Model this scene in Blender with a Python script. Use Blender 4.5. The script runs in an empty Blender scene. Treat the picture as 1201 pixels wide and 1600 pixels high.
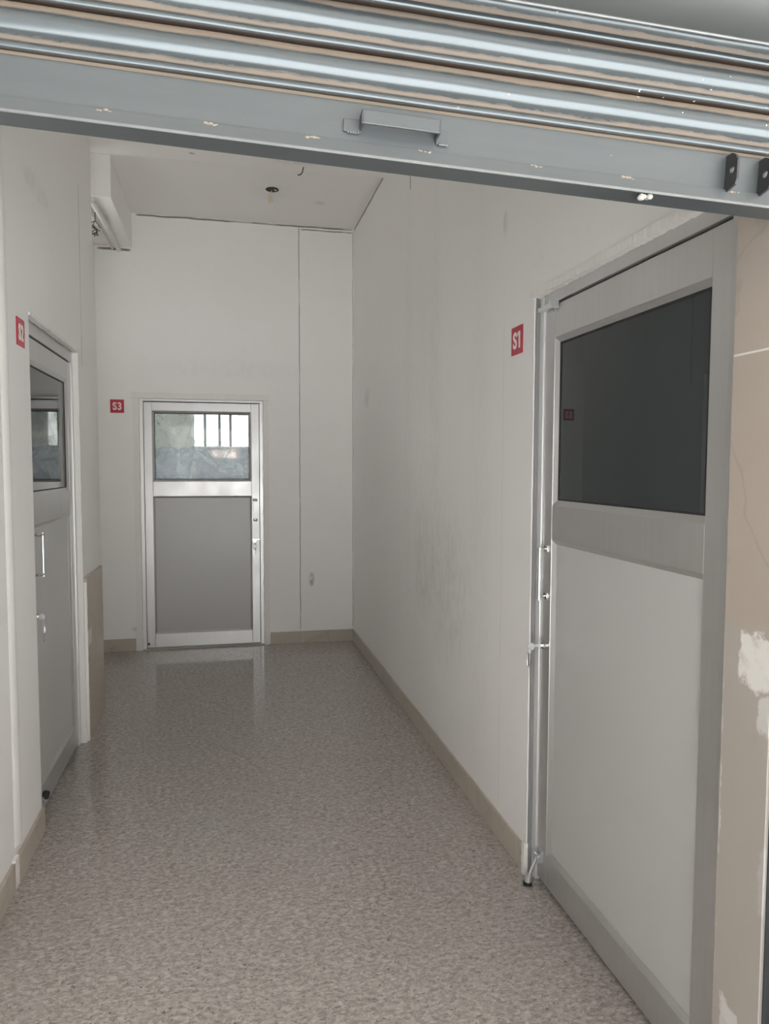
import bpy, bmesh, math, random
from mathutils import Vector, Matrix

random.seed(4)
sc = bpy.context.scene
COL = sc.collection

# ------------------------------------------------------------------ camera
F_PX, YAW, PITCH, ROLL, CAM_H = 1141.6, 0.2160, -0.06345, 0.00299, 1.45
cam_data = bpy.data.cameras.new('camera')
cam_data.sensor_fit = 'HORIZONTAL'
cam_data.sensor_width = 36.0
cam_data.lens = 36.0 * F_PX / 1201.0
cam_data.clip_start = 0.02
cam = bpy.data.objects.new('camera', cam_data)
COL.objects.link(cam)
c, s = math.cos(YAW), math.sin(YAW)
cp, sp = math.cos(PITCH), math.sin(PITCH)
right = Vector((c, -s, 0))
fwd = Vector((cp * s, cp * c, sp))
up = Vector((-sp * s, -sp * c, cp))
R2 = math.cos(ROLL) * right + math.sin(ROLL) * up
U2 = math.cos(ROLL) * up - math.sin(ROLL) * right
M = Matrix((R2, U2, -fwd)).transposed().to_4x4()
M.translation = Vector((0, 0, CAM_H))
cam.matrix_world = M
sc.camera = cam

# ------------------------------------------------------------------ view + world + light
sc.view_settings.view_transform = 'Standard'
sc.view_settings.look = 'None'
sc.view_settings.gamma = 1.0
sc.view_settings.use_curve_mapping = False
sc.view_settings.exposure = 0.70
sc.cycles.max_bounces = 20
sc.cycles.diffuse_bounces = 14
sc.cycles.glossy_bounces = 8
sc.cycles.transparent_max_bounces = 16
sc.cycles.sample_clamp_indirect = 6.0
sc.cycles.caustics_reflective = False

SKY = 1.55
world = bpy.data.worlds.new('overcast_sky')
sc.world = world
world.use_nodes = True
wn, wl = world.node_tree.nodes, world.node_tree.links
wn.clear()
w_out = wn.new('ShaderNodeOutputWorld')
w_bg = wn.new('ShaderNodeBackground')
w_tc = wn.new('ShaderNodeTexCoord')
w_sep = wn.new('ShaderNodeSeparateXYZ')
w_ramp = wn.new('ShaderNodeValToRGB')
wl.new(w_tc.outputs['Generated'], w_sep.inputs[0])
wl.new(w_sep.outputs['Z'], w_ramp.inputs[0])
w_ramp.color_ramp.elements[0].position = 0.0
w_ramp.color_ramp.elements[0].color = (1.0, 0.97, 0.93, 1)
w_ramp.color_ramp.elements[1].position = 0.7
w_ramp.color_ramp.elements[1].color = (0.80, 0.90, 1.0, 1)
wl.new(w_ramp.outputs[0], w_bg.inputs['Color'])
w_bg.inputs['Strength'].default_value = SKY
wl.new(w_bg.outputs[0], w_out.inputs[0])


def portal(name, loc, rot, sx, sy):
    d = bpy.data.lights.new(name, 'AREA')
    d.shape = 'RECTANGLE'
    d.size, d.size_y = sx, sy
    d.cycles.is_portal = True
    o = bpy.data.objects.new(name, d)
    o.location = loc
    o.rotation_euler = rot
    COL.objects.link(o)


PI = math.pi
# high sun over the street: lights the paving beyond the added canopy, whose glow fills the corridor
sun = bpy.data.lights.new('sun', 'SUN')
sun.energy = 42.0
sun.angle = 0.02
sun.color = (0.93, 0.965, 1.0)
sun_o = bpy.data.objects.new('sun', sun)
sun_o.rotation_euler = (math.radians(26), 0, math.radians(12))
COL.objects.link(sun_o)


# ------------------------------------------------------------------ materials
class NT:
    def __init__(self, name):
        self.m = bpy.data.materials.new(name)
        self.m.use_nodes = True
        self.n, self.l = self.m.node_tree.nodes, self.m.node_tree.links
        self.n.clear()
        self.out = self.n.new('ShaderNodeOutputMaterial')
        self._pos = None

    def link(self, a, b):
        self.l.new(a, b)

    def put(self, sock, v):
        if hasattr(v, 'links') or isinstance(v, bpy.types.NodeSocket):
            self.l.new(v, sock)
        else:
            if isinstance(v, (tuple, list)) and len(v) == 3 and len(sock.default_value) == 4:
                v = (*v, 1)
            sock.default_value = v

    @property
    def pos(self):
        if self._pos is None:
            self._pos = self.n.new('ShaderNodeNewGeometry').outputs['Position']
        return self._pos

    def obj(self):
        return self.n.new('ShaderNodeTexCoord').outputs['Object']

    def math(self, op, a, b=0.0, c=None, clamp=False):
        n = self.n.new('ShaderNodeMath')
        n.operation = op
        n.use_clamp = clamp
        self.put(n.inputs[0], a)
        self.put(n.inputs[1], b)
        if c is not None:
            self.put(n.inputs[2], c)
        return n.outputs[0]

    def sep(self, v):
        n = self.n.new('ShaderNodeSeparateXYZ')
        self.l.new(v, n.inputs[0])
        return n.outputs

    def noise(self, scale, vec=None, detail=4, rough=0.55, dist=0.0):
        n = self.n.new('ShaderNodeTexNoise')
        self.put(n.inputs['Vector'], vec if vec is not None else self.pos)
        n.inputs['Scale'].default_value = scale
        n.inputs['Detail'].default_value = detail
        n.inputs['Roughness'].default_value = rough
        n.inputs['Distortion'].default_value = dist
        return n.outputs['Fac']

    def voronoi(self, scale, vec=None, out='Color'):
        n = self.n.new('ShaderNodeTexVoronoi')
        self.put(n.inputs['Vector'], vec if vec is not None else self.pos)
        n.inputs['Scale'].default_value = scale
        return n.outputs[out]

    def scaled(self, vec, sx, sy, sz):
        n = self.n.new('ShaderNodeVectorMath')
        n.operation = 'MULTIPLY'
        self.l.new(vec, n.inputs[0])
        n.inputs[1].default_value = (sx, sy, sz)
        return n.outputs[0]

    def smooth(self, v, lo, hi, a=0.0, b=1.0):
        n = self.n.new('ShaderNodeMapRange')
        n.interpolation_type = 'SMOOTHSTEP'
        self.put(n.inputs[0], v)
        n.inputs[1].default_value, n.inputs[2].default_value = lo, hi
        n.inputs[3].default_value, n.inputs[4].default_value = a, b
        return n.outputs[0]

    def ramp(self, v, stops):
        n = self.n.new('ShaderNodeValToRGB')
        self.l.new(v, n.inputs[0])
        e = n.color_ramp.elements
        while len(e) < len(stops):
            e.new(0.5)
        for k, (p, col) in enumerate(stops):
            e[k].position = p
            e[k].color = (*col, 1)
        return n.outputs[0]

    def mix(self, fac, a, b, mode='MIX'):
        n = self.n.new('ShaderNodeMix')
        n.data_type = 'RGBA'
        n.blend_type = mode
        self.put(n.inputs[0], fac)
        self.put(n.inputs[6], a)
        self.put(n.inputs[7], b)
        return n.outputs[2]

    def bump(self, h, strength=0.2, dist=0.01):
        n = self.n.new('ShaderNodeBump')
        n.inputs['Strength'].default_value = strength
        n.inputs['Distance'].default_value = dist
        self.l.new(h, n.inputs['Height'])
        return n.outputs[0]

    def principled(self, base, rough=0.5, metal=0.0, spec=0.5, normal=None, **kw):
        p = self.n.new('ShaderNodeBsdfPrincipled')
        self.put(p.inputs['Base Color'], base)
        self.put(p.inputs['Roughness'], rough)
        self.put(p.inputs['Metallic'], metal)
        self.put(p.inputs['Specular IOR Level'], spec)
        if normal is not None:
            self.l.new(normal, p.inputs['Normal'])
        for k, v in kw.items():
            self.put(p.inputs[k], v)
        self.l.new(p.outputs[0], self.out.inputs[0])
        return p


def plain(name, col, rough=0.5, metal=0.0, spec=0.5, var=0.06, scale=9.0):
    t = NT(name)
    nz = t.noise(scale, t.obj(), 3)
    base = t.mix(nz, tuple(x * (1 - var) for x in col), tuple(min(1, x * (1 + var)) for x in col))
    t.principled(base, rough, metal, spec)
    return t.m


def wall_mat(name, base, lines=(), stains=(), drips=False):
    """whitewashed plaster; lines = cracks (axis, coord, zmin, zmax, halfwidth, strength); stains = (centre, radii, strength)"""
    t = NT(name)
    big = t.noise(1.3, None, 3)
    fine = t.noise(14, None, 4)
    col = t.mix(big, tuple(x * 0.965 for x in base), tuple(min(1, x * 1.02) for x in base))
    col = t.mix(t.smooth(fine, 0.55, 0.9, 0, 0.10), col, (0.55, 0.52, 0.47))
    x, y, z = t.sep(t.pos)
    wob = t.math('MULTIPLY', t.math('SUBTRACT', t.noise(7, None, 3), 0.5), 0.012)
    for ax, cc, z0, z1, hw, st in lines:
        if ax in 'xy':
            co, ot = (x, y)[ax == 'y'], z
        else:
            co, ot = z, (x if ax == 'z' else y)
        d = t.math('ABSOLUTE', t.math('SUBTRACT', t.math('ADD', co, wob), cc))
        a = t.smooth(d, hw * 0.4, hw, 1, 0)
        b = t.math('MULTIPLY', t.smooth(ot, z0, z0 + 0.03), t.smooth(ot, z1 - 0.03, z1, 1, 0))
        br = t.smooth(t.noise(5, None, 2), 0.3, 0.5, 0.55, 1.0)
        f = t.math('MULTIPLY', t.math('MULTIPLY', a, b), t.math('MULTIPLY', br, st))
        col = t.mix(f, col, (0.10, 0.095, 0.085))
    smear = t.noise(1.0, t.scaled(t.pos, 22, 22, 11), 6, 0.7)
    for (cx, cy, cz), (rx, ry, rz), st in stains:
        dx = t.math('DIVIDE', t.math('SUBTRACT', x, cx), rx)
        dy = t.math('DIVIDE', t.math('SUBTRACT', y, cy), ry)
        dz = t.math('DIVIDE', t.math('SUBTRACT', z, cz), rz)
        r2 = t.math('ADD', t.math('ADD', t.math('MULTIPLY', dx, dx), t.math('MULTIPLY', dy, dy)), t.math('MULTIPLY', dz, dz))
        f = t.math('MULTIPLY', t.smooth(r2, 0.0, 1.0, 1, 0), t.smooth(smear, 0.35, 0.7, 0.15, 1.0))
        col = t.mix(t.math('MULTIPLY', f, st), col, (0.20, 0.19, 0.17))
    nrm = t.bump(t.noise(30, None, 5), 0.10, 0.004)
    t.principled(col, 0.62, 0, 0.35, nrm)
    return t.m


WALL = (0.885, 0.875, 0.862)
mat_wall_right = wall_mat('whitewashed_wall_right', WALL,
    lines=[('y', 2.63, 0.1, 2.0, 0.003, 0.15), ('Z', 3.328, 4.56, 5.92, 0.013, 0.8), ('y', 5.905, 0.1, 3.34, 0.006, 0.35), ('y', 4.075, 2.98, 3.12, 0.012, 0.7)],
    stains=[((1.04, 3.3, 0.85), (0.3, 0.38, 0.5), 0.16), ((1.04, 3.75, 0.95), (0.3, 0.25, 0.38), 0.16),
            ((1.04, 3.72, 1.2), (0.3, 0.40, 2.0), 0.045), ((1.04, 2.9, 1.2), (0.3, 0.18, 1.6), 0.06), ((1.04, 3.55, 1.7), (0.3, 0.14, 1.4), 0.06),
            ((1.04, 4.1, 1.9), (0.3, 0.12, 1.6), 0.06), ((1.04, 5.35, 1.95), (0.3, 0.14, 0.10), 0.25),
            ((1.04, 2.63, 2.35), (0.3, 0.03, 0.06), 0.5)])
mat_wall_back = wall_mat('whitewashed_wall_back', WALL,
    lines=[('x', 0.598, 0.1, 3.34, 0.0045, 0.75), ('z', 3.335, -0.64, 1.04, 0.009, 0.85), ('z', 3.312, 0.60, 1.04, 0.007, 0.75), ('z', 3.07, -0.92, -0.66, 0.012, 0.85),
           ('x', 1.03, 0.1, 3.34, 0.004, 0.5)],
    stains=[((0.69, 5.9, 0.52), (0.03, 0.3, 0.07), 1.1), ((0.05, 5.9, 2.2), (0.8, 0.3, 0.1), 0.06),
            ((-0.67, 5.9, 0.17), (0.06, 0.3, 0.025), 0.5)])
mat_wall_left = wall_mat('whitewashed_wall_left', WALL,
    lines=[('y', 4.11, 1.95, 2.9, 0.006, 0.65)],
    stains=[((-0.72, 3.2, 2.55), (0.3, 0.3, 0.06), 0.15)])
mat_ceiling = wall_mat('whitewashed_ceiling', (0.84, 0.825, 0.80),
    stains=[((0.35, 5.2, 3.35), (0.2, 0.3, 0.2), 0.10), ((0.7, 5.4, 3.35), (0.05, 0.05, 0.2), 0.3),
            ((0.47, 4.65, 3.3), (0.18, 0.12, 0.2), 0.35), ((-0.3, 4.75, 3.34), (0.5, 0.2, 0.2), 0.12)])
mat_plaster = wall_mat('rough_white_plaster', (0.84, 0.825, 0.80))
mat_beam = wall_mat('whitewashed_beam', (0.86, 0.845, 0.82),
    stains=[((-0.16, 4.45, 3.234), (0.02, 0.02, 0.05), 1.5), ((0.45, 4.4, 3.234), (0.22, 0.10, 0.1), 0.3), ((-0.8, 5.2, 3.09), (0.1, 0.3, 0.05), 0.5)])


def floor_mat():
    t = NT('polished_speckled_granite')
    p = t.pos
    q = t.scaled(p, 0.62, 1.0, 1.0)
    n1 = t.noise(78, q, 6, 0.75, 0.7)
    dk = t.noise(135, q, 4, 0.65, 0.8)
    lt = t.noise(150, t.scaled(p, 0.5, 1.1, 1.0), 4, 0.65, 0.6)
    n3 = t.noise(1.6, p, 3)
    col = t.ramp(n1, [(0.28, (0.20, 0.175, 0.163)), (0.45, (0.345, 0.310, 0.293)), (0.56, (0.49, 0.445, 0.425)), (0.72, (0.65, 0.605, 0.58))])
    col = t.mix(t.smooth(lt, 0.60, 0.72, 0, 0.7), col, (0.62, 0.57, 0.53))
    col = t.mix(t.smooth(dk, 0.575, 0.67, 0, 0.8), col, (0.075, 0.062, 0.058))
    col = t.mix(t.smooth(n3, 0.3, 0.7, 0.0, 0.15), col, (0.34, 0.30, 0.285))
    rough = t.smooth(t.noise(5, None, 4), 0.3, 0.7, 0.07, 0.14)
    t.principled(col, rough, 0, 0.5)
    return t.m


mat_floor = floor_mat()


def marble_mat(name, a, b, joint_z=None, patches=()):
    t = NT(name)
    p = t.pos
    n = t.noise(3.0, p, 5, 0.6, 0.8)
    v = t.noise(2.2, p, 2, 0.5, 0.8)
    col = t.mix(n, a, b)
    vein = t.smooth(t.math('ABSOLUTE', t.math('SUBTRACT', v, 0.5)), 0.0, 0.014, 0.28, 0)
    col = t.mix(vein, col, tuple(x * 0.62 for x in a))
    x, y, z = t.sep(p)
    rough = t.noise(25, p, 4, 0.6)
    wob = t.math('MULTIPLY', t.math('SUBTRACT', t.noise(16, p, 4, 0.65), 0.5), 0.10)
    if joint_z:
        for jz in joint_z:
            d = t.math('ABSOLUTE', t.math('SUBTRACT', z, jz))
            col = t.mix(t.smooth(d, 0.0012, 0.003, 1, 0), col, (0.78, 0.75, 0.70))
    yy, zz = t.math('ADD', y, t.math('MULTIPLY', wob, 0.5)), t.math('ADD', z, wob)
    for y0, y1, z0, z1, pc, st in patches:
        f = t.math('MULTIPLY', t.math('MULTIPLY', t.smooth(yy, y0 - .003, y0 + .003), t.smooth(yy, y1 - .003, y1 + .003, 1, 0)),
                   t.math('MULTIPLY', t.smooth(zz, z0 - .008, z0 + .008), t.smooth(zz, z1 - .006, z1 + .006, 1, 0)))
        f = t.math('MULTIPLY', f, t.smooth(rough, 0.25, 0.5, st * 0.55, st))
        col = t.mix(f, col, pc)
    pr = t.principled(col, 0.28, 0, 0.45, t.bump(rough, 0.06, 0.003))
    return t.m


mat_skirting = marble_mat('beige_skirting_tile', (0.46, 0.415, 0.355), (0.53, 0.485, 0.42))
PL = (0.80, 0.775, 0.735)
mat_tile = marble_mat('beige_marble_tile', (0.42, 0.36, 0.31), (0.48, 0.42, 0.365), joint_z=[1.678],
    patches=[(1.19, 1.345, -0.1, 1.127, (0.44, 0.405, 0.37), 0.96), (1.19, 1.290, 1.015, 1.120, (0.80, 0.78, 0.75), 1.0),
             (1.19, 1.235, 0.93, 1.000, (0.74, 0.72, 0.70), 0.75), (1.19, 1.213, 0.56, 0.70, (0.62, 0.60, 0.60), 0.5),
             (1.262, 1.315, 0.10, 0.31, (0.72, 0.70, 0.68), 0.9), (1.337, 1.36, 0.2, 1.13, (0.62, 0.59, 0.56), 0.9)])
mat_tile_left = marble_mat('beige_dado_tile', (0.46, 0.40, 0.33), (0.55, 0.49, 0.41),
    patches=[(3.99, 4.12, 0.50, 0.58, (0.78, 0.75, 0.69), 0.9)])


def alu_mat(name, col, rough=0.38, metal=0.75):
    t = NT(name)
    o = t.obj()
    br = t.noise(1.0, t.scaled(o, 60, 60, 3), 3)
    col2 = t.mix(br, tuple(x * 0.95 for x in col), tuple(min(1, x * 1.04) for x in col))
    t.principled(col2, t.smooth(t.noise(6, o, 2), 0.3, 0.7, rough * 0.9, rough * 1.1), metal, 0.5)
    return t.m


mat_alu = alu_mat('anodised_aluminium', (0.60, 0.595, 0.59))
mat_alu_lit = alu_mat('lit_aluminium', (0.86, 0.86, 0.86), 0.32, 0.35)  # lit copy of the aluminium: bright jamb reflections put into the colour
mat_panel = plain('grey_laminate_panel', (0.54, 0.54, 0.535), 0.32, 0, 0.45, 0.03, 3)
mat_chrome = plain('chrome', (0.78, 0.78, 0.77), 0.16, 1.0, 0.5, 0.02)
mat_steel_light = plain('zinc_plated_steel', (0.70, 0.71, 0.72), 0.3, 0.8)
mat_black = plain('black_rubber', (0.018, 0.018, 0.019), 0.6)
mat_reveal_shade = plain('grey_reveal_shade', (0.26, 0.26, 0.265), 0.6)  # shade of the door reveal put into the colour
mat_gap = plain('dark_weather_gasket', (0.03, 0.028, 0.03), 0.7)
mat_red = plain('red_sign_plastic', (0.50, 0.025, 0.055), 0.35, 0, 0.5, 0.05, 20)
mat_white_letter = plain('white_vinyl_lettering', (0.85, 0.80, 0.80), 0.45)
mat_pvc = plain('white_pvc_conduit', (0.76, 0.74, 0.71), 0.45)
mat_bulb = plain('cream_lamp_holder', (0.66, 0.57, 0.45), 0.45)
mat_cable = plain('dark_cable', (0.06, 0.055, 0.05), 0.55)
mat_hole = plain('dark_conduit_box', (0.035, 0.03, 0.025), 0.8)
mat_tab = plain('weathered_black_steel', (0.055, 0.058, 0.06), 0.55, 0.3)
mat_concrete = plain('grey_concrete_paving', (0.42, 0.41, 0.39), 0.85, 0, 0.3, 0.1, 2)
mat_shade_wall = plain('grey_shade_wall', (0.36, 0.36, 0.36), 0.85, 0, 0.3)
mat_soffit = plain('cream_canopy_paint', (0.66, 0.61, 0.55), 0.8, 0, 0.3)
mat_facade = plain('cream_facade_paint', (0.42, 0.385, 0.34), 0.8, 0, 0.3)
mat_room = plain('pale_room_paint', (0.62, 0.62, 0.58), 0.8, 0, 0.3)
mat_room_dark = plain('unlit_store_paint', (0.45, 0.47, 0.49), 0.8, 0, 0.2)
mat_dado = plain('slate_blue_dado_paint', (0.46, 0.50, 0.56), 0.7, 0, 0.3)
mat_bars = plain('grey_window_bar', (0.25, 0.25, 0.27), 0.5)
mat_white_frame = plain('white_window_frame', (0.80, 0.80, 0.78), 0.45)


def shutter_mat(name, dust=True, base=(0.100, 0.114, 0.122), rough=0.20, metal=0.5):
    t = NT(name)
    o = t.obj()
    n = t.noise(1.0, t.scaled(o, 2.2, 6, 30), 4)
    col = t.mix(n, tuple(x * 0.86 for x in base), tuple(x * 1.12 for x in base))
    ox, oy, oz = t.sep(o)
    patch = t.noise(1.0, t.scaled(o, 9, 30, 60), 5, 0.7)
    if dust:
        # position within one slat, 0 = groove under the bead, 1 = next groove above
        u = t.math('FRACT', t.math('DIVIDE', t.math('SUBTRACT', oz, 0.042), 0.0745))
        uw = t.math('ADD', u, t.math('MULTIPLY', t.math('SUBTRACT', patch, 0.5), 0.16))
        low = t.math('MULTIPLY', t.smooth(uw, 0.72, 0.80), t.smooth(patch, 0.25, 0.42, 0.55, 0.95))
        led = t.math('MULTIPLY', t.smooth(u, 0.225, 0.24), t.smooth(uw, 0.275, 0.325, 1, 0))
        f = t.math('MAXIMUM', low, t.math('MULTIPLY', led, 0.85))
    else:
        f = t.smooth(patch, 0.66, 0.8, 0, 0.25)
    col = t.mix(f, col, (0.235, 0.185, 0.145))
    rg = t.math('ADD', rough, t.math('MULTIPLY', f, 0.5))
    mt = t.math('MULTIPLY', t.math('SUBTRACT', 1.0, f), metal)
    if dust:
        # rust and grime packed into the joint
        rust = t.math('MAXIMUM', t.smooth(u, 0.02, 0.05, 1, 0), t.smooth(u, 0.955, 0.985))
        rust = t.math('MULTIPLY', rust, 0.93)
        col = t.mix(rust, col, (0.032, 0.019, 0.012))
        rg = t.math('ADD', rg, t.math('MULTIPLY', rust, 0.3))
        mt = t.math('MULTIPLY', mt, t.math('SUBTRACT', 1.0, rust))
    # white paint splashes towards the right-hand end
    sp = t.noise(70, o, 2)
    g = t.math('MULTIPLY', t.smooth(sp, 0.735, 0.76), t.smooth(ox, 0.25, 0.9, 0.0, 1.0))
    col = t.mix(g, col, (0.85, 0.83, 0.80))
    mt = t.math('MULTIPLY', mt, t.math('SUBTRACT', 1.0, g))
    t.principled(col, rg, mt, 0.5)
    return t.m


mat_slat = shutter_mat('dusty_galvanised_slat')
mat_bar = shutter_mat('grey_painted_shutter_bar', False, base=(0.088, 0.098, 0.104), rough=0.42, metal=0.2)
mat_hood = plain('grey_sheet_hood', (0.075, 0.08, 0.08), 0.35, 0.5)
mat_highlight_weld = plain('highlight_and_weld_metal', (0.20, 0.208, 0.21), 0.35, 0.5, 0.5, 0.25, 30)  # pale metal: painted highlights on bar edge and hood lip, also weld beads
mat_grime = plain('brown_grime', (0.055, 0.042, 0.034), 0.8)
mat_lump = plain('pale_mortar_lump', (0.36, 0.345, 0.32), 0.8)
mat_weld = plain('tan_weld_bead', (0.25, 0.205, 0.16), 0.7)


def glass_mat(name, tint, spec=1.0, smear=None, film=None):
    t = NT(name)
    tr = t.n.new('ShaderNodeBsdfTransparent')
    tr.inputs[0].default_value = (*tint, 1)
    gl = t.n.new('ShaderNodeBsdfGlossy')
    gl.inputs['Roughness'].default_value = 0.008
    gl.inputs['Color'].default_value = (spec, spec, spec, 1)
    fr = t.n.new('ShaderNodeFresnel')
    fr.inputs['IOR'].default_value = 1.5
    m1 = t.n.new('ShaderNodeMixShader')
    t.l.new(fr.outputs[0], m1.inputs[0])
    t.l.new(tr.outputs[0], m1.inputs[1])
    t.l.new(gl.outputs[0], m1.inputs[2])
    res = m1.outputs[0]
    if film:
        fd = t.n.new('ShaderNodeBsdfDiffuse')
        fd.inputs[0].default_value = (*film[0], 1)
        m0 = t.n.new('ShaderNodeMixShader')
        m0.inputs[0].default_value = film[1]
        t.l.new(tr.outputs[0], m0.inputs[1])
        t.l.new(fd.outputs[0], m0.inputs[2])
        t.l.new(m0.outputs[0], m1.inputs[1])
    if smear:
        p = t.pos
        x, y, z = t.sep(p)
        n = t.noise(1.0, t.scaled(p, 6, 6, 3.2), 5, 0.6, 1.6)
        n2 = t.noise(1.0, t.scaled(p, 5, 5, 16), 4, 0.6, 0.8)
        low = t.smooth(z, smear[0] - 0.004, smear[0] + 0.004, 1.0, 0.40)
        f = t.math('MULTIPLY', t.smooth(t.math('ADD', t.math('MULTIPLY', n, 0.7), t.math('MULTIPLY', n2, 0.3)), 0.38, 0.66, 0.02, smear[1]), low)
        di = t.n.new('ShaderNodeBsdfDiffuse')
        di.inputs[0].default_value = (0.84, 0.89, 0.97, 1)
        tl = t.n.new('ShaderNodeBsdfTranslucent')
        tl.inputs[0].default_value = (0.84, 0.89, 0.97, 1)
        a = t.n.new('ShaderNodeMixShader')
        a.inputs[0].default_value = 0.5
        t.l.new(di.outputs[0], a.inputs[1])
        t.l.new(tl.outputs[0], a.inputs[2])
        m2 = t.n.new('ShaderNodeMixShader')
        t.l.new(f, m2.inputs[0])
        t.l.new(res, m2.inputs[1])
        t.l.new(a.outputs[0], m2.inputs[2])
        res = m2.outputs[0]
    t.l.new(res, t.out.inputs[0])
    return t.m


mat_glass_dark = glass_mat('dark_tinted_glass', (0.36, 0.41, 0.43), film=((0.036, 0.046, 0.05), 0.85))
mat_glass_clear = glass_mat('clear_glass', (0.86, 0.90, 0.88))
mat_glass_smeared = glass_mat('smeared_glass', (0.84, 0.88, 0.87), smear=(1.584, 0.85))
mat_frosted = plain('pale_pink_frosted_pane', (0.85, 0.70, 0.68), 0.5)


def frosted():
    t = NT('frosted_pane')
    tl = t.n.new('ShaderNodeBsdfTranslucent')
    n = t.noise(20, t.obj(), 4)
    col = t.mix(t.smooth(n, 0.4, 0.6), (0.85, 0.84, 0.83), (0.80, 0.62, 0.60))
    t.l.new(col, tl.inputs[0])
    tr = t.n.new('ShaderNodeBsdfTransparent')
    t.l.new(col, tr.inputs[0])
    mx = t.n.new('ShaderNodeMixShader')
    mx.inputs[0].default_value = 0.4
    t.l.new(tr.outputs[0], mx.inputs[1])
    t.l.new(tl.outputs[0], mx.inputs[2])
    t.l.new(mx.outputs[0], t.out.inputs[0])
    return t.m


mat_frosted = frosted()


# ------------------------------------------------------------------ mesh helpers
class MB:
    def __init__(self):
        self.bm = bmesh.new()

    def box(self, x0, x1, y0, y1, z0, z1, bev=0.0, seg=2):
        b = bmesh.new()
        bmesh.ops.create_cube(b, size=1.0)
        for v in b.verts:
            v.co = Vector(((x0 + x1) / 2 + v.co.x * (x1 - x0), (y0 + y1) / 2 + v.co.y * (y1 - y0), (z0 + z1) / 2 + v.co.z * (z1 - z0)))
        if bev > 0:
            bmesh.ops.bevel(b, geom=b.edges[:], offset=bev, segments=seg, affect='EDGES', profile=0.5)
        self.merge(b)
        return self

    def merge(self, b, mat=None):
        if mat is not None:
            bmesh.ops.transform(b, matrix=mat, verts=b.verts)
        me = bpy.data.meshes.new('tmp')
        b.to_mesh(me)
        b.free()
        self.bm.from_mesh(me)
        bpy.data.meshes.remove(me)

    def cyl(self, p0, p1, r, seg=16, r2=None):
        p0, p1 = Vector(p0), Vector(p1)
        d = p1 - p0
        b = bmesh.new()
        bmesh.ops.create_cone(b, cap_ends=True, segments=seg, radius1=r, radius2=r if r2 is None else r2, depth=d.length)
        q = Vector((0, 0, 1)).rotation_difference(d.normalized()).to_matrix().to_4x4()
        self.merge(b, Matrix.Translation((p0 + p1) / 2) @ q)
        return self

    def ball(self, p, r, sx=1, sy=1, sz=1):
        b = bmesh.new()
        bmesh.ops.create_icosphere(b, subdivisions=2, radius=r)
        self.merge(b, Matrix.Translation(Vector(p)) @ Matrix.Diagonal((sx, sy, sz, 1)))
        return self

    def tube(self, pts, r, seg=10):
        pts = [Vector(p) for p in pts]
        rings = []
        for i, p in enumerate(pts):
            d = (pts[min(i + 1, len(pts) - 1)] - pts[max(i - 1, 0)]).normalized()
            q = Vector((0, 0, 1)).rotation_difference(d)
            rings.append([self.bm.verts.new(p + q @ Vector((r * math.cos(2 * PI * k / seg), r * math.sin(2 * PI * k / seg), 0))) for k in range(seg)])
        for a, b in zip(rings, rings[1:]):
            for k in range(seg):
                self.bm.faces.new((a[k], a[(k + 1) % seg], b[(k + 1) % seg], b[k]))
        self.bm.faces.new(rings[0][::-1])
        self.bm.faces.new(rings[-1])
        return self

    def prism(self, poly, axis, a, b):
        """poly: 2D outline; axis 'x': poly=(y,z) extruded in x; 'y': poly=(x,z); 'z': poly=(x,y)"""
        def P(u, w, t):
            return {'x': (t, u, w), 'y': (u, t, w), 'z': (u, w, t)}[axis]
        A = [self.bm.verts.new(P(u, w, a)) for u, w in poly]
        B = [self.bm.verts.new(P(u, w, b)) for u, w in poly]
        n = len(poly)
        for k in range(n):
            self.bm.faces.new((A[k], A[(k + 1) % n], B[(k + 1) % n], B[k]))
        self.bm.faces.new(A[::-1])
        self.bm.faces.new(B)
        return self

    def mitre(self, x0, x1, z0, z1, w, yf, yb, ys):
        """sloped glazing bead: outer edge at depth yf, inner edge at depth ys, back at yb"""
        o = [(x0, z0), (x1, z0), (x1, z1), (x0, z1)]
        i = [(x0 + w, z0 + w), (x1 - w, z0 + w), (x1 - w, z1 - w), (x0 + w, z1 - w)]
        V = self.bm.verts.new
        of = [V((x, yf, z)) for x, z in o]
        inf = [V((x, ys, z)) for x, z in i]
        ob = [V((x, yb, z)) for x, z in o]
        inb = [V((x, yb, z)) for x, z in i]
        for k in range(4):
            j = (k + 1) % 4
            self.bm.faces.new((of[k], of[j], inf[j], inf[k]))
            self.bm.faces.new((ob[j], ob[k], inb[k], inb[j]))
            self.bm.faces.new((of[j], of[k], ob[k], ob[j]))
            self.bm.faces.new((inf[k], inf[j], inb[j], inb[k]))
        return self

    def rough_strip(self, x0, x1, z0, z1, y0, y1, along='z', n=60, amp=0.004):
        """hand-plastered strip with uneven edges (local x,z extent, depth y0..y1)"""
        r = random.Random(round(x0 * 1000 + z0 * 77 + n))
        V = self.bm.verts.new
        rows = []
        for k in range(n + 1):
            t = k / n
            e0, e1, ey = r.uniform(-amp, amp), r.uniform(-amp, amp), r.uniform(-amp, amp) * 0.5
            if along == 'z':
                z = z0 + (z1 - z0) * t
                q = [(x0 + e0, y1, z), (x0 + e0 + .002, y0 + ey, z), (x1 + e1 - .002, y0 + ey, z), (x1 + e1, y1, z)]
            else:
                x = x0 + (x1 - x0) * t
                q = [(x, y1, z0 + e0), (x, y0 + ey, z0 + e0 + .002), (x, y0 + ey, z1 + e1 - .002), (x, y1, z1 + e1)]
            rows.append([V(p) for p in q])
        for a, b in zip(rows, rows[1:]):
            for k in range(4):
                self.bm.faces.new((a[k], a[(k + 1) % 4], b[(k + 1) % 4], b[k]))
        self.bm.faces.new(rows[0][::-1])
        self.bm.faces.new(rows[-1])
        return self

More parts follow.
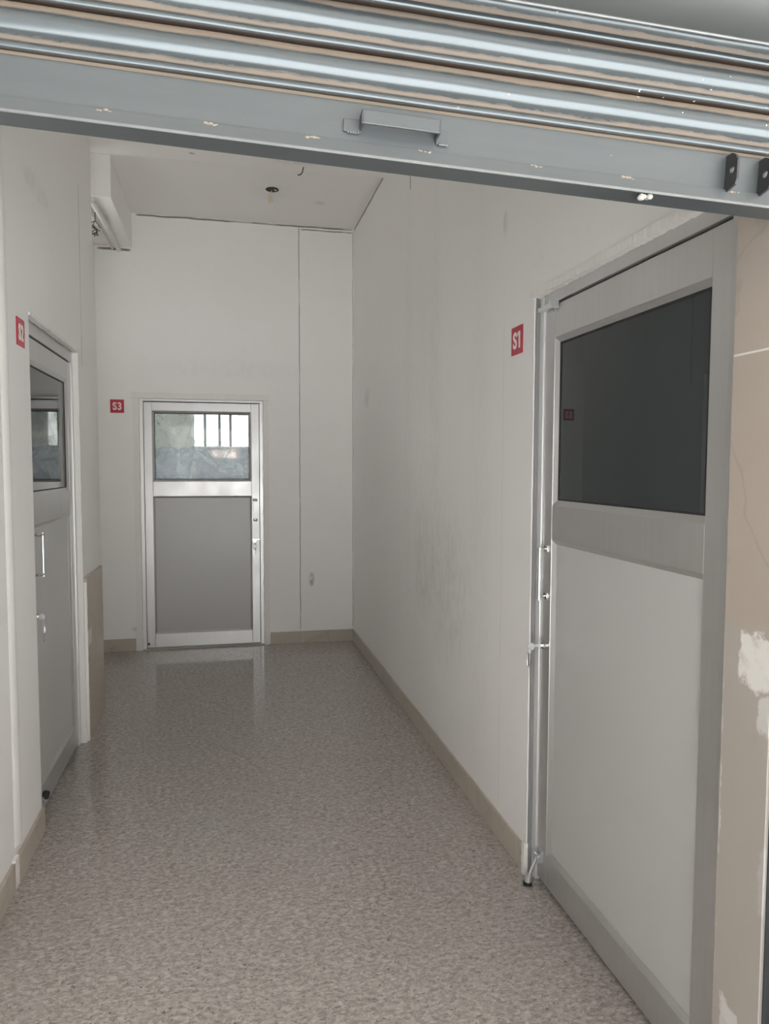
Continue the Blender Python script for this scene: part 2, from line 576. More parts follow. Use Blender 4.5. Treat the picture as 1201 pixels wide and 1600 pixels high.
    def build(self, name, mat, parent=None, smooth=False, matrix=None):
        bmesh.ops.recalc_face_normals(self.bm, faces=self.bm.faces)
        me = bpy.data.meshes.new(name)
        self.bm.to_mesh(me)
        self.bm.free()
        me.materials.append(mat)
        o = bpy.data.objects.new(name, me)
        COL.objects.link(o)
        if smooth:
            for p in me.polygons:
                p.use_smooth = True
            me.set_sharp_from_angle(angle=math.radians(40))
        if parent is not None:
            o.parent = parent
        if matrix is not None:
            o.matrix_local = matrix
        return o


def tag(o, label=None, cat=None, group=None, kind=None):
    if label:
        o['label'] = label
    if cat:
        o['category'] = cat
    if group:
        o['group'] = group
    if kind:
        o['kind'] = kind
    return o


def empty(name, matrix):
    o = bpy.data.objects.new(name, None)
    o.empty_display_size = 0.1
    COL.objects.link(o)
    o.matrix_world = matrix
    return o


def struct(o, label, cat):
    return tag(o, label, cat, None, 'structure')


# ------------------------------------------------------------------ the setting
XR, XL, YF, H = 1.037, -0.718, 5.916, 3.346
XN = -0.93            # niche wall beyond the end of the left wall
YE, YLN = 1.20, 1.28  # street ends of the right and left walls
ZB = 3.234            # underside of the cross beam
D1 = (1.340, 2.354, 2.02)   # S1 opening in the right wall: y0, y1, height
D2 = (3.036, 3.980, 2.02)   # S2 opening in the left wall
NW = (4.60, 5.36, 2.60, 3.05)   # added high window lighting the far end, unseen behind the end of the left wall
D3 = (-0.630, 0.305, 1.957)  # S3 opening in the back wall: x0, x1, height

struct(MB().box(-1.6, 1.9, 1.19, 6.3, -0.12, 0.0).build('floor', mat_floor),
       'polished brown speckled granite floor running the length of the corridor', 'floor')
struct(MB().box(-9, 9, -14, 1.19, -0.12, -0.004).build('ground', mat_concrete),
       'grey concrete paving outside the raised shutter', 'ground')
struct(MB().box(-1.1, 1.2, 1.42, 6.07, H, H + .15).build('ceiling', mat_ceiling),
       'whitewashed flat ceiling of the corridor', 'ceiling')
w = MB()
w.box(XR, XR + .15, YE, D1[0], 0, H).box(XR, XR + .15, D1[1], YF, 0, H).box(XR, XR + .15, D1[0], D1[1], D1[2], H)
struct(w.build('wall_right', mat_wall_right), 'long whitewashed wall with dark smudges, holding the S1 door', 'wall')
w = MB()
w.box(XL - .15, XL, YLN, D2[0], 0, H).box(XL - .15, XL, D2[1], 4.5, 0, H).box(XL - .15, XL, D2[0], D2[1], D2[2], H)
for q in ((4.38, NW[0], 0, H), (NW[1], YF, 0, H), (NW[0], NW[1], 0, NW[2]), (NW[0], NW[1], NW[3], H)):
    w.box(XN - .15, XN, *q)
w.box(XN, XL - .15, 4.38, 4.5, 0, H)
struct(w.build('wall_left', mat_wall_left), 'whitewashed wall holding the S2 door, stepping back behind its end', 'wall')
w = MB()
w.box(XN - .15, D3[0], YF, YF + .15, 0, H).box(D3[1], XR + .15, YF, YF + .15, 0, H).box(D3[0], D3[1], YF, YF + .15, D3[2], H)
struct(w.build('wall_back', mat_wall_back), 'whitewashed end wall with a fine vertical crack, holding the S3 door', 'wall')
struct(MB().box(XL, XR, 3.3, 4.56, ZB, H).build('trim_1', mat_beam), 'shallow white beam crossing the ceiling just behind the shutter', 'beam')
struct(MB().box(XN, -0.66, 4.86, YF, 3.088, H, 0.004).build('trim_2', mat_beam), 'deep white beam running back above the recess, with pipes under it', 'beam')
# the front of the building: lintel and flanking walls behind the curtain
struct(MB().box(XR + .15, 4.2, YE, YE + .15, 0, 4.2).box(-4.2, XL - .15, YLN, YLN + .15, 0, 4.2).box(XL - .151, XL - .002, YLN - .012, YLN - .0005, 0, 4.2).box(XL - .15, XR + .15, YLN, YLN + .15, 2.32, 4.2)
       .build('wall_front', mat_facade), 'cream front wall of the building round the shutter opening', 'wall')
struct(MB().box(-2.0, -1.8, -2.6, YE, 0, 3.05).box(-2.0, -1.8, -7.5, -2.6, 0, 2.6).build('wall_shade', mat_shade_wall), 'added grey wall left of the entrance, shading the shutter', 'wall')  # unseen wall added to darken the left end of the shutter
struct(MB().box(-6, 6, -2.6, YE, 3.05, 3.2).build('added_canopy', mat_soffit), 'added unseen canopy above the shutter, shading it from the sky', 'canopy')  # added overhead to hold sky light off the slats
# skirting tiles with open joints
def skirting(name, runs, label):
    m = MB()
    for x0, x1, y0, y1 in runs:
        m.box(x0, x1, y0, y1, 0, 0.097, 0.0015, 1)
    struct(m.build(name, mat_skirting), label, 'skirting')
def split(a, b, n, g=0.003):
    st = (b - a) / n
    return [(a + k * st + (g if k else 0), a + (k + 1) * st) for k in range(n)]
skirting('baseboard_right', [(XR - .012, XR, y0, y1) for y0, y1 in split(2.385, YF, 6)], 'beige skirting tiles along the foot of the right wall')
skirting('baseboard_back', [(D3[1] + .05, .598, YF - .012, YF), (.601, XR - .012, YF - .012, YF), (XN, D3[0] - .055, YF - .012, YF)],
         'beige skirting tiles under the end wall either side of the S3 door')
skirting('baseboard_left', [(XL, XL + .012, YLN, 1.95), (XL, XL + .012, 1.953, 2.615), (XL, XL + .012, 2.665, D2[0] - .0)],
         'beige skirting tiles along the near foot of the left wall')
# rounded plaster bead down the left wall, and the bare plaster in its skirting gap
m = MB()
m.prism([(2.655 + .085 * k / 12, -.011 * math.sin(PI * k / 12) ** .8 - .0002) for k in range(13)] + [(2.74, .004), (2.655, .004)], 'z', 0.13, 3.23)
o = m.build('trim_3', mat_plaster, None, True, matrix=Matrix.Translation((XL, 0, 0)) @ Matrix.Rotation(PI / 2, 4, 'Z'))
struct(o, 'smooth white plaster bead running up the near left wall', 'trim')
m = MB().rough_strip(2.617, 2.663, 0, 0.104, -0.0115, 0.003, 'z', 12, 0.0015)
struct(m.build('trim_4', mat_plaster, matrix=Matrix.Translation((XL, 0, 0)) @ Matrix.Rotation(PI / 2, 4, 'Z')),
       'small white plaster patch filling the gap in the left skirting', 'trim')
# beige marble tiles: the pillar beside S1 and the dado past S2
struct(MB().box(XR - .006, XR, YE + .001, D1[0] - .001, 0, 3.0, .001, 1).build('trim_5', mat_tile),
       'beige veined marble tiles with white plaster patches on the pillar right of S1', 'tiling')
struct(MB().box(XL, XL + .016, 4.005, 4.5, 0, .862, .001, 1).build('trim_6', mat_tile_left),
       'beige tile dado covering the lower wall end just past the S2 door', 'tiling')
struct(MB().rough_strip(4.0015, 4.004, 0, .84, -.0165, 0.0, 'z', 40, .0018)
       .build('trim_7', mat_plaster, matrix=Matrix.Translation((XL, 0, 0)) @ Matrix.Rotation(PI / 2, 4, 'Z')),
       'ragged white plaster edge between the S2 door frame and the tile dado', 'trim')


# rooms behind the three doors
def room(name, x0, x1, y0, y1, z1, side, mat, label, hole=None, t=.1):
    """box room; side = the wall it shares with the corridor (left open); hole = (side, a0, a1, z0, z1) list"""
    m = MB()
    m.box(x0 - t, x1 + t, y0 - t, y1 + t, z1, z1 + t)
    def wall(sd):
        hs = [q[1:] for q in (hole or []) if q[0] == sd]
        a0, a1 = (y0, y1) if sd in 'EW' else (x0 - t, x1 + t)
        def bx(p, q, r, s_):
            if sd == 'E': m.box(x1, x1 + t, p, q, r, s_)
            if sd == 'W': m.box(x0 - t, x0, p, q, r, s_)
            if sd == 'N': m.box(p, q, y1, y1 + t, r, s_)
            if sd == 'S': m.box(p, q, y0 - t, y0, r, s_)
        if not hs:
            bx(a0, a1, 0, z1)
            return
        zs = sorted({0, z1} | {v for q in hs for v in q[2:]})
        for r, s_ in zip(zs, zs[1:]):
            cur = a0
            for q in sorted(hs):
                if q[2] <= r and q[3] >= s_:
                    bx(cur, q[0], r, s_)
                    cur = q[1]
            bx(cur, a1, r, s_)
    for sd in 'EWNS':
        if sd != side:
            wall(sd)
    return struct(m.build(name, mat), label, 'wall')


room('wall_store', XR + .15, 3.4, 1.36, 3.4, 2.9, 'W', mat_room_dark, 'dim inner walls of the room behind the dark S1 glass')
room('wall_office', -3.6, XL - .15, 1.45, 4.36, 2.9, 'E', mat_room, 'pale inner walls of the room behind the S2 glass',
     [('W', 2.0, 4.0, 0.9, 2.2)])
# S3 room: window high in its far wall
WX0, WX1, WZ0, WZ1 = -0.375, 0.47, 1.660, 2.35
VX0, VX1, VZ0, VZ1 = -0.145, 0.215, 1.535, 1.640
room('wall_end_room', -1.9, 1.9, YF + .15, 9.0, 2.9, 'S', mat_room, 'pale inner walls of the room behind the S3 glass',
     [('N', WX0, WX1, WZ0, WZ1), ('N', VX0, VX1, VZ0, VZ1)])
struct(MB().box(-1.9, -0.15, 8.985, 9.0, 0, 1.652).box(VX1 + .004, 1.9, 8.985, 9.0, 0, 1.652).box(-0.15, VX1 + .004, 8.985, 9.0, 0, VZ0 - .003)
       .build('trim_8', mat_dado), 'slate dado on the far wall seen through the S3 glass', 'trim')
for nm, (x0, x1, y0, y1) in {'floor_store': (XR + .15, 3.4, 1.36, 3.4), 'floor_office': (-3.6, XL - .15, 1.45, 4.36), 'floor_end_room': (-1.9, 1.9, YF + .15, 9.0)}.items():
    struct(MB().box(x0, x1, y0, y1, -.1, -.001).build(nm, mat_concrete), {'floor_store': 'plain floor behind the S1 door', 'floor_office': 'plain floor behind the S2 door', 'floor_end_room': 'plain floor behind the S3 door'}[nm], 'floor')

wi = empty('window_1', Matrix.Translation((0, 9.0, 0)))
struct(wi, 'barred bright window seen through the upper glass of the S3 door', 'window')
f = MB()
f.box(WX0, WX0 + .035, 0, .06, WZ0, WZ1).box(WX1 - .035, WX1, 0, .06, WZ0, WZ1).box(WX0, WX1, 0, .06, WZ1 - .03, WZ1).box(WX0, WX1, 0, .06, WZ0, WZ0 + .012)
f.build('window_frame', mat_white_frame, wi)
for bx in (-.217, -.047, .082, .33):
    MB().cyl((bx, .07, WZ0), (bx, .07, WZ1), .015, 12).build('window_bar', mat_bars, wi, True)
wi = empty('window_2', Matrix.Translation((0, 9.0, 0)))
struct(wi, 'small low pinkish pane under the barred window behind S3', 'window')
MB().box(VX0, VX1, .03, .036, VZ0, VZ1).build('frosted_pane', mat_frosted, wi)
f = MB()
for bx in (.155, .185):
    f.box(bx, bx + .006, .02, .03, VZ0, VZ1)
f.build('window_bar', mat_bars, wi)

wi = empty('fill_window', Matrix.Translation((XN - .08, 0, 0)))  # opening added to light the far corridor, out of view
struct(wi, 'added high window in the side of the recess, bringing daylight to the corridor end', 'window')
f = MB()
f.box(-.03, .03, NW[0], NW[0] + .035, NW[2], NW[3]).box(-.03, .03, NW[1] - .035, NW[1], NW[2], NW[3]).box(-.03, .03, NW[0], NW[1], NW[2], NW[2] + .035).box(-.03, .03, NW[0], NW[1], NW[3] - .035, NW[3])
f.build('window_frame', mat_white_frame, wi)
portal('fill_window_portal', (XN - .14, (NW[0] + NW[1]) / 2, (NW[2] + NW[3]) / 2), (0, -PI / 2, 0), NW[3] - NW[2], NW[1] - NW[0])
portal('entrance_portal', (.16, 1.26, 1.0), (PI / 2, 0, 0), 1.74, 1.98)
portal('end_window_portal', (.07, 9.15, 2.0), (-PI / 2, 0, 0), .8, .7)


# ------------------------------------------------------------------ doors
def make_door(name, matrix, W, Hd, rec, swing, glass, label, zg=(1.205, 1.322, 1.868), ztop=None, stopper='down', keyout=.055, bright='L', jw=.042, stw=.068, casing=(True, True, True), latch=False):
    """aluminium door; local x right, y into the wall, z up. swing = +1 when the handle stile is on the right"""
    d = empty(name, matrix)
    tag(d, label, 'door', None, 'structure')
    zt = ztop or (Hd - .05)
    # frame
    MB().box(0, jw, rec - .006, rec + .075, 0, Hd, .0015).build('door_jamb', mat_alu_lit if 'L' in bright else mat_alu, d)
    MB().box(W - jw, W, rec - .006, rec + .075, 0, Hd, .0015).build('door_jamb', mat_alu_lit if 'R' in bright else mat_alu, d)
    MB().box(jw, W - jw, rec - .006, rec + .075, zt + .006, Hd, .0015).build('door_head', mat_alu_lit if 'H' in bright else mat_alu, d)
    MB().box(jw, W - jw, rec + .012, rec + .016, zt - .004, zt + .008).box(jw - .001, jw + .006, rec + .012, rec + .016, 0, zt).box(W - jw - .006, W - jw + .001, rec + .012, rec + .016, 0, zt).build('gasket', mat_gap, d)
    x0, x1 = jw + .003, W - jw - .003
    z0 = .016
    y0, y1 = rec, rec + .042
    MB().box(x0, x0 + stw, y0, y1, z0, zt, .002).build('stile', mat_alu, d)
    MB().box(x1 - stw, x1, y0, y1, z0, zt, .002).build('stile', mat_alu, d)
    a, b = x0 + stw, x1 - stw
    MB().box(a, b, y0 + .0005, y1, zg[2], zt, .002).build('top_rail', mat_alu, d)
    MB().box(a, b, y0 + .0005, y1, zg[0], zg[1], .002).build('middle_rail', mat_alu, d)
    MB().box(a, b, y0 + .0005, y1, z0, .122, .002).build('bottom_rail', mat_alu, d)
    MB().mitre(a, b, zg[1], zg[2], .017, y0 + .002, y1 - .002, y0 + .014).build('glazing_bead', mat_alu, d)
    MB().mitre(a, b, .122, zg[0], .014, y0 + .002, y1 - .002, y0 + .012).build('panel_bead', mat_alu, d)
    g = MB().box(a + .017, b - .017, y0 + .015, y0 + .017, zg[1] + .017, zg[2] - .017)
    g.build('glass_pane', glass, d)
    # dark rubber round the glass
    r = MB()
    ga, gb, gc, ge = a + .0155, b - .0155, zg[1] + .0155, zg[2] - .0155
    for q in ((ga, ga + .005, gc, ge), (gb - .005, gb, gc, ge), (ga, gb, gc, gc + .005), (ga, gb, ge - .006, ge)):
        r.box(q[0], q[1], y0 + .0125, y0 + .0145, q[2], q[3])
    r.build('glass_gasket', mat_gap, d)
    MB().box(a + .01, b - .01, y0 + .013, y0 + .022, .13, zg[0] - .008).build('panel', mat_panel, d)
    # pull handle on two feet, offset towards the panel
    sx = x1 - stw * .5 if swing > 0 else x0 + stw * .5
    off = -.028 * swing
    h = MB()
    for hz in (1.012, 1.172):
        h.box(sx - .014, sx + .014, y0 - .004, y0, hz - .012, hz + .012, .001)
        h.tube([(sx, y0, hz), (sx, y0 - .025, hz), (sx + off * .4, y0 - .036, hz), (sx + off, y0 - .038, hz)], .0055)
    h.tube([(sx + off, y0 - .038, 1.004), (sx + off, y0 - .038, 1.18)], .006, 12)
    ho = h.build('handle', mat_chrome, d, True)
    m = MB()
    for hz in (1.012, 1.172):
        m.cyl((sx + .006 * swing, y0 - .0055, hz + .004), (sx + .006 * swing, y0 - .003, hz + .004), .0035, 10)
    m.build('handle_screw', mat_gap, ho)
    # lock with a key left in it
    lx = sx - .010 * swing
    k = MB().cyl((lx, y0 - .016, .845), (lx, y0, .845), .0125, 20).box(sx - stw * .45, sx + stw * .45, y0 - .0015, y0 + .001, .853, .857)
    lo = k.build('lock', mat_chrome, d, True)
    ko = y0 - keyout
    k = MB().box(lx - .001, lx + .001, ko + .003, y0 - .012, .841, .849)
    k.cyl((lx - .0015, ko, .843), (lx + .0015, ko, .843), .0125, 16)
    k.build('key', mat_steel_light, lo)
    k = MB()
    k.tube([(lx + .012 * math.sin(t), ko - .007, .829 + .012 * math.cos(t)) for t in [i * PI / 8 for i in range(17)]], .0012, 6)
    k.box(lx - .009, lx + .008, ko - .009, ko - .0065, .776, .818, .003)
    k.tube([(lx + .006, ko - .007, .82), (lx + .008, ko - .0065, .77), (lx + .006, ko - .006, .742)], .0022, 6)
    k.build('key_ring', mat_steel_light, lo, True)
    # kick-down door stop at the foot of the handle stile
    px = x1 - stw * .45 if swing > 0 else x0 + stw * .45
    s_ = MB().box(px - .016, px + .016, y0 - .002, y0, .075, .125, .001).box(px - .015, px - .011, y0 - .02, y0, .085, .115).box(px + .011, px + .015, y0 - .02, y0, .085, .115)
    s_.cyl((px - .018, y0 - .014, .105), (px + .018, y0 - .014, .105), .004, 10)
    if stopper == 'down':
        s_.tube([(px, y0 - .014, .105), (px - .004, y0 - .034, .055), (px - .006, y0 - .042, .028)], .006, 10)
        s_.cyl((px - .006, y0 - .042, .035), (px - .006, y0 - .045, .010), .013, 16)
        so = s_.build('door_stop', mat_steel_light, d, True)
        MB().cyl((px - .006, y0 - .045, .0125), (px - .006, y0 - .046, .0008), .0155, 16).build('rubber_foot', mat_black, so, True)
    elif stopper == 'up':
        s_.tube([(px, y0 - .014, .105), (px + .015, y0 - .022, .085), (px + .018, y0 - .026, .098)], .008, 10)
        so = s_.build('door_stop', mat_steel_light, d, True)
        MB().cyl((px + .018, y0 - .024, .098), (px + .018, y0 - .030, .122), .014, 16).build('rubber_foot', mat_black, so, True)
    else:
        s_.bm.free()
        m = MB().cyl((x0 + .012, y0 - .004, .045), (x0 + .012, y0, .045), .009, 12).build('bottom_pivot', mat_gap, d)
    if latch:
        m = MB().box(x0 - .02, x0 + .09, y0 - .022, y0 - .002, zt - .01, zt + .004, .001).box(x0 + .078, x0 + .096, y0 - .028, y0, zt - .016, zt + .008, .001)
        m.build('top_pivot', mat_steel_light, d)
    return d


DEPTH = {'S1': .022, 'S2': .030, 'S3': .012}
m1 = Matrix.Translation((XR, D1[1], 0)) @ Matrix.Rotation(-PI / 2, 4, 'Z')
door1 = make_door('door_1', m1, D1[1] - D1[0], D1[2], DEPTH['S1'], -1, mat_glass_dark,
                  'near grey aluminium door with a dark tinted upper glass, beside the S1 sign', ztop=1.975, stopper='down', latch=True)
m2 = Matrix.Translation((XL, D2[0], 0)) @ Matrix.Rotation(PI / 2, 4, 'Z')
door2 = make_door('door_2', m2, D2[1] - D2[0], D2[2], DEPTH['S2'], -1, mat_glass_clear,
                  'narrowly seen grey aluminium door in the left wall, beside the S2 sign', ztop=1.955, stopper='up', bright='R', keyout=.03, jw=.03)
m3 = Matrix.Translation((D3[0], YF, 0))
door3 = make_door('door_3', m3, D3[1] - D3[0], D3[2], DEPTH['S3'], 1, mat_glass_smeared,
                  'aluminium door at the corridor end with smeared upper glass, beside the S3 sign', ztop=1.935, stopper='none', bright='LRH', keyout=.03, jw=.026, stw=.062)
MB().box(-.0005, .010, .003, DEPTH['S1'] - .007, 0, D1[2] - .002).build('reveal_shade', mat_reveal_shade, door1)  # dark strip painting in the shade on the S1 reveal
# hand-finished plaster round the openings
MB().rough_strip(-.004, .003, 0, D1[2], -.0025, .02, 'z', 70, .0012).build('plaster_edge', mat_plaster, door1)
MB().rough_strip(-.02, D1[1] - D1[0], D1[2] - .004, D1[2] + .024, -.006, .02, 'x', 90, .0018).build('plaster_edge', mat_plaster, door1)
MB().rough_strip(-.012, .014, 0, .115, -.014, .0, 'z', 8, .001).build('plaster_edge', mat_plaster, door1)
MB().rough_strip(D2[1] - D2[0] - .006, D2[1] - D2[0] + .012, 0, D2[2], -.004, .02, 'z', 50, .002).build('plaster_edge', mat_plaster, door2)
MB().rough_strip(0, D2[1] - D2[0] + .01, D2[2] - .006, D2[2] + .012, -.004, .02, 'x', 40, .003).build('plaster_edge', mat_plaster, door2)
W3 = D3[1] - D3[0]
MB().rough_strip(-.050, .0, 0, D3[2] + .01, -.014, .02, 'z', 40, .002).build('plaster_edge', mat_plaster, door3)
MB().rough_strip(W3, W3 + .046, 0, D3[2] + .01, -.010, .02, 'z', 40, .005).build('plaster_edge', mat_plaster, door3)
MB().rough_strip(-.056, W3 + .05, D3[2] + .002, D3[2] + .05, -.022, .02, 'x', 40, .0025).build('plaster_edge', mat_plaster, door3)
struct(MB().box(D3[0] + .002, D3[1] - .002, YF - .02, YF + .05, 0, .007, .002).build('trim_9', mat_skirting), 'low stone threshold strip under the S3 door', 'threshold')


# ------------------------------------------------------------------ door number signs
def sign(text, matrix, label):
    r = empty('door_sign', matrix)
    tag(r, label, 'sign', 'red door number signs')
    MB().box(0, .1, -.004, 0, 0, .1, .0008, 1).build('sign_plate', mat_red, r)
    cu = bpy.data.curves.new('lettering', 'FONT')
    cu.body = text
    cu.size = .082
    cu.offset = .0026
    cu.space_character = 1.12
    cu.extrude = .0006
    cu.align_x, cu.align_y = 'CENTER', 'CENTER'
    tmp = bpy.data.objects.new('tmp', cu)
    COL.objects.link(tmp)
    bpy.context.view_layer.update()
    me = bpy.data.meshes.new_from_object(tmp.evaluated_get(bpy.context.evaluated_depsgraph_get()))
    bpy.data.objects.remove(tmp)
    me.name = 'lettering'
    me.materials.clear()
    me.materials.append(mat_white_letter)
    o = bpy.data.objects.new('lettering', me)
    COL.objects.link(o)
    o.parent = r
    xs = [v.co.x for v in me.vertices]
    ys = [v.co.y for v in me.vertices]
    cx, cy = (min(xs) + max(xs)) / 2, (min(ys) + max(ys)) / 2
    hh = max(ys) - min(ys)
    k = .060 / hh
    ww = (max(xs) - min(xs)) * k
    kx = k * min(1.0, .064 / ww)
    for v in me.vertices:
        v.co.x = (v.co.x - cx) * kx
        v.co.y = (v.co.y - cy) * k
    if text == 'S1':          # flag of the figure one
        tx = max(v.co.x for v in me.vertices)
        b = bmesh.new()
        b.from_mesh(me)
        for zz in (.0012,):
            q = [b.verts.new((tx - a, h, zz)) for a, h in ((.006, .030), (.011, .030), (.024, .020), (.024, .011), (.008, .019))]
            fc = b.faces.new(q)
        b.to_mesh(me)
        b.free()
    o.matrix_local = Matrix.Translation((.05, -.0046, .05)) @ Matrix.Rotation(PI / 2, 4, 'X')
    MB().cyl((.096, -.0052, .05), (.096, -.004, .05), .0018, 8).build('fixing_pin', mat_gap, r)
    return r


sign('S1', Matrix.Translation((XR, 2.549, 1.851)) @ Matrix.Rotation(-PI / 2, 4, 'Z'), 'red square sign reading S1 on the right wall beside the dark-glazed door')
sign('S2', Matrix.Translation((XL, 2.858, 1.878)) @ Matrix.Rotation(PI / 2, 4, 'Z'), 'red square sign reading S2, seen edge-on on the left wall')
sign('S3', Matrix.Translation((-.840, YF, 1.846)), 'red square sign reading S3 on the end wall beside the far door')

# ------------------------------------------------------------------ rolling shutter
ex = Vector((1, -.0471, -.0504)).normalized()
ey = Vector((.0471, 1, 0))
ey = (ey - ex * ey.dot(ex)).normalized()
ez = ex.cross(ey)
SM = Matrix((ex, ey, ez)).transposed().to_4x4()
SM.translation = Vector((0, 1.2, 2.0))
sh = empty('rolling_shutter', SM)
tag(sh, 'grey galvanised rolling shutter raised above the corridor entrance, dusty slats, crooked bottom bar', 'shutter')
SX0, SX1 = -.80, 1.06
PITCH_S = .0745


def slat_profile():
    """(y, z) of one slat from the groove below its bead upward; y negative = towards the street"""
    P = []
    # groove, then the rolled bead
    P.append((.003, .0))
    for k in range(9):
        a = -PI * .5 + PI * k / 8
        P.append((.0005 - .0105 * math.cos(a), .0085 + .0072 * math.sin(a)))
    # dusty ledge above the bead
    P += [(-.0012, .0166), (-.0030, .0182), (-.0062, .0218), (-.0080, .0234), (-.0090, .0245)]
    # convex belly
    n = 16
    for k in range(1, n + 1):
        t = k / n
        z = .0245 + (PITCH_S - .0255) * t
        y = -.0090 * (1 - t) ** 1.3 + .001 * t - .0150 * math.sin(PI * t) ** 0.85
        P.append((y, z))
    return P


curtain = MB()
prof = []
for k in range(8):
    for (y, z) in slat_profile():
        prof.append((y, .042 + k * PITCH_S + z))
V = curtain.bm.verts.new
NX = 24
cols = []
for i in range(NX + 1):
    x = SX0 + (SX1 - SX0) * i / NX
    cols.append([V((x, y + .0006 * math.sin(i * 1.7 + j * .2), z)) for j, (y, z) in enumerate(prof)])
for a, b in zip(cols, cols[1:]):
    for j in range(len(prof) - 1):
        curtain.bm.faces.new((a[j], b[j], b[j + 1], a[j + 1]))
co = curtain.build('slat_curtain', mat_slat, sh, True)
so = co.modifiers.new('sheet', 'SOLIDIFY')
so.thickness = .0012
so.offset = 1
# recalc above may have flipped the sheet: make the street side the outside
me = co.data
if sum(p.normal.y for p in me.polygons) > 0:
    me.flip_normals()
    so.offset = -1
# bottom bar: flat plate, angle iron in front of its lower half, underside turned inwards
bb = MB().box(SX0, SX1, 0, .004, -.044, .046, .001)
bb.build('bottom_plate', mat_bar, sh)
an = MB().prism([(-.0050, -.0225), (-.0005, -.0235), (-.0005, -.0405), (.044, -.0405), (.044, -.0455), (-.0068, -.0455), (-.0078, -.0440)], 'x', SX0, SX1 - .035)
ao = an.build('angle_iron', mat_bar, sh)
MB().prism([(-.0081, -.0418), (-.0076, -.0418), (-.0076, -.0454), (-.0062, -.0461), (-.0074, -.0459), (-.0083, -.0446)], 'x', SX0, SX1 - .035).build('edge_highlight', mat_highlight_weld, ao)  # bright highlight along the bar edge, painted as a pale strip
MB().box(SX0, SX1, -.0012, .001, -.0228, -.0214).build('grime_line', mat_grime, sh)
MB().prism([(-.006, .0415), (-.001, .0465), (.002, .0465), (.002, .041), (-.001, .0395)], 'x', SX0, SX1).build('dust_ledge', mat_weld, sh)
for wx in (-.169, -.0135, .145, .327, .519, .681, .88):
    m = MB()
    for q in range(5):
        m.ball((wx + (q - 2) * .0045 + random.uniform(-.002, .002), -.004, -.0245 + random.uniform(-.0015, .0015)), random.uniform(.002, .0036), 1.3, .8, .8)
    m.build('weld_bead', mat_weld, sh, True)
m = MB()
for q in range(7):
    m.ball((.716 + random.uniform(-.009, .009), -.002 + random.uniform(-.002, .006), -.052 + random.uniform(-.004, .007)), random.uniform(.004, .006), 1.1, .9, .9)
m.build('plaster_lump', mat_lump, sh, True)
# welded strap handle
hd = MB()
hx0, hx1 = .218, .346
hd.box(hx0, hx1, -.030, -.025, -.004, .018, .0015)
hd.box(hx0, hx0 + .004, -.030, 0, -.004, .018, .001)
hd.box(hx1 - .004, hx1, -.030, 0, -.004, .018, .001)
hd.box(hx0 - .026, hx0 + .002, -.004, 0, -.008, .012, .001)
hd.box(hx1 - .002, hx1 + .018, -.004, 0, -.010, .014, .001)
ho = hd.build('handle', mat_bar, sh)
m = MB()
for q in range(5):
    m.ball((hx1 + .004 + q * .003, -.004, -.010), .0022)
m.build('weld_bead', mat_highlight_weld, ho, True)
m = MB()
for q in range(5):
    m.ball((hx0 - .018 + q * .004, -.004, -.009), .002)
m.build('weld_bead', mat_highlight_weld, ho, True)


# lock tabs with an eye
def lock_tab(x):
    R, r = .034, .0062
    cy, cz = -.019, .006
    out = [(0, .036), (-.016, .036), (-.026, .030), (-.033, .018), (-.034, -.014), (-.030, -.022), (0, -.028)]
    n = 16
    hole = [(cy + r * math.cos(2 * PI * k / n), cz + r * math.sin(2 * PI * k / n)) for k in range(n)]
    b = MB()
    geo = []
    for px in (x, x + .004):
        ov = [b.bm.verts.new((px, y, z)) for y, z in out]
        hv = [b.bm.verts.new((px, y, z)) for y, z in hole]
        geo.append((ov, hv))
        es = [b.bm.edges.new((ov[k], ov[(k + 1) % len(ov)])) for k in range(len(ov))] + [b.bm.edges.new((hv[k], hv[(k + 1) % n])) for k in range(n)]
        bmesh.ops.triangle_fill(b.bm, edges=es, use_beauty=True)
    for idx, cnt in ((0, len(out)), (1, n)):
        A, B = geo[0][idx], geo[1][idx]
        for k in range(cnt):
            b.bm.faces.new((A[k], A[(k + 1) % cnt], B[(k + 1) % cnt], B[k]))
    t = b.build('lock_tab', mat_tab, sh)
    m = MB()
    for q in range(3):
        m.ball((x + .007, -.003, -.014 + q * .006), .003)
    m.build('weld_bead', mat_highlight_weld, t, True)


lock_tab(.866)
lock_tab(.930)

# hood over the coil, and the guide channels
hood = MB()
hp = [(-.052, .200), (-.056, .203), (-.066, .212), (-.090, .235), (-.125, .285), (-.15, .36), (-.155, .45), (-.12, .56), (.02, .60), (.02, .594), (-.115, .554), (-.149, .45), (-.144, .36), (-.12, .29), (-.086, .24), (-.062, .217), (-.052, .206)]
hood.prism(hp, 'x', -1.05, 1.35)
ho_ = hood.build('hood', mat_hood, sh, True)
MB().cyl((-1.05, -.0545, .2005), (1.35, -.0545, .2005), .003, 10).build('lip_highlight', mat_highlight_weld, ho_, True)  # pale rod paints the highlight along the hood lip
for gx, gy, lab in ((1.078, 1.197, 'dark steel guide channel at the right end of the shutter'), (-.865, 1.265, 'dark steel guide channel at the left end of the shutter')):
    x0, x1 = (gx - .008, gx + .06) if gx > 0 else (gx - .02, gx + .052)
    sgn = 1 if gx > 0 else -1
    g = MB()
    y0, y1 = gy - .085, gy
    g.box(x0, x1, y0, y0 + .003, 0, 2.12).box(x0 - (.0345 if gx > 0 else 0), x1, y1 - .003, y1, 0, 2.12)
    g.box(x1 - .003, x1, y0, y1, 0, 2.12) if gx > 0 else g.box(x0, x0 + .003, y0, y1, 0, 2.12)
    tag(g.build('guide_channel', mat_tab), lab, 'guide channel')

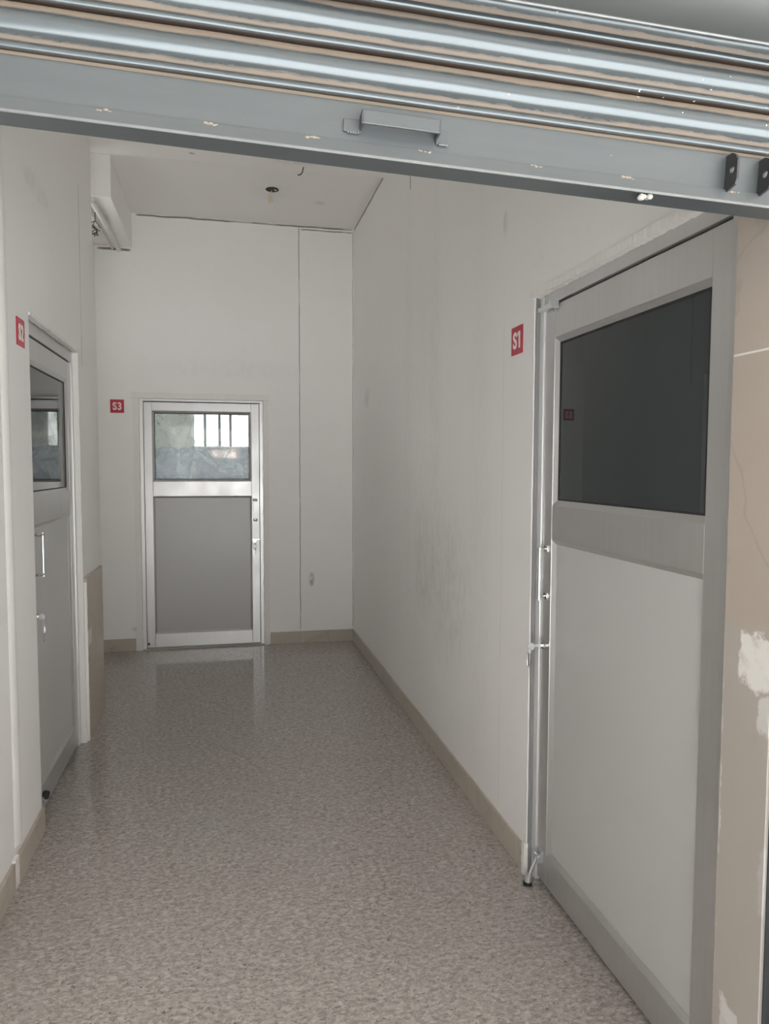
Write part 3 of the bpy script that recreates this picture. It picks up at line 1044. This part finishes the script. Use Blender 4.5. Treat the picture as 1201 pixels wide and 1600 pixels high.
# ------------------------------------------------------------------ under the ceiling
lh = empty('lamp_holder', Matrix.Translation((.345, 5.21, H)))
tag(lh, 'cream lamp holder dangling on wires from a dark hole in the ceiling', 'lamp holder')
MB().cyl((0, 0, -.003), (0, 0, .004), .045, 24).build('ceiling_hole', mat_hole, lh)
MB().tube([(0, .01, 0), (-.01, .006, -.02), (-.022, .0, -.035), (-.02, 0, -.05)], .003, 6).tube([(.012, -.01, 0), (.02, -.012, -.012), (.03, -.01, -.003)], .004, 6).build('wire', mat_pvc, lh, True)
MB().cyl((-.022, 0, -.045), (-.016, 0, -.066), .012, 14).cyl((-.016, 0, -.066), (-.010, 0, -.085), .016, 14, .013).build('socket', mat_bulb, lh, True)
MB().cyl((-.010, -.0005, -.0845), (-.0096, -.0005, -.0868), .011, 14).build('contact_face', mat_pvc, lh, True)
tag(MB().tube([(.487, 4.50, ZB + .01), (.480, 4.502, ZB - .02), (.478, 4.50, ZB - .032), (.466, 4.505, ZB - .045), (.45, 4.50, ZB - .05)], .0035, 8).build('loose_wire', mat_cable, None, True),
    'short dark loose wire hanging from the cross beam near the lamp holder', 'wire')
tag(MB().tube([(-.775, 4.865, 3.066), (-.765, 5.2, 3.066), (-.755, YF, 3.066)], .0165, 14).build('conduit_pipe', mat_pvc, None, True),
    'thicker white conduit pipe under the recess beam, ending at the back wall', 'pipe', 'conduits under the recess beam')
tag(MB().tube([(-.835, 4.865, 3.074), (-.825, 5.2, 3.074), (-.80, YF, 3.074)], .009, 12).build('conduit_pipe', mat_pvc, None, True),
    'thinner white conduit pipe left of the thick one under the recess beam', 'pipe', 'conduits under the recess beam')
m = MB()
m.tube([(-.800, 5.15, 3.088), (-.801, 5.15, 3.06), (-.801, 5.152, 3.03)], .003, 6)
for q in range(5):
    r = random.Random(q)
    m.tube([(-.801 + (r.uniform(-.028, .028) if k else 0), 5.152 + (r.uniform(-.05, .05) if k else 0), 3.032 - .018 * k + (r.uniform(-.012, .006) if k else 0)) for k in range(6)], .003, 6)
tag(m.build('cable_tangle', mat_cable, None, True), 'dark tangle of cable hanging beside the conduit pipes at upper left', 'cable')
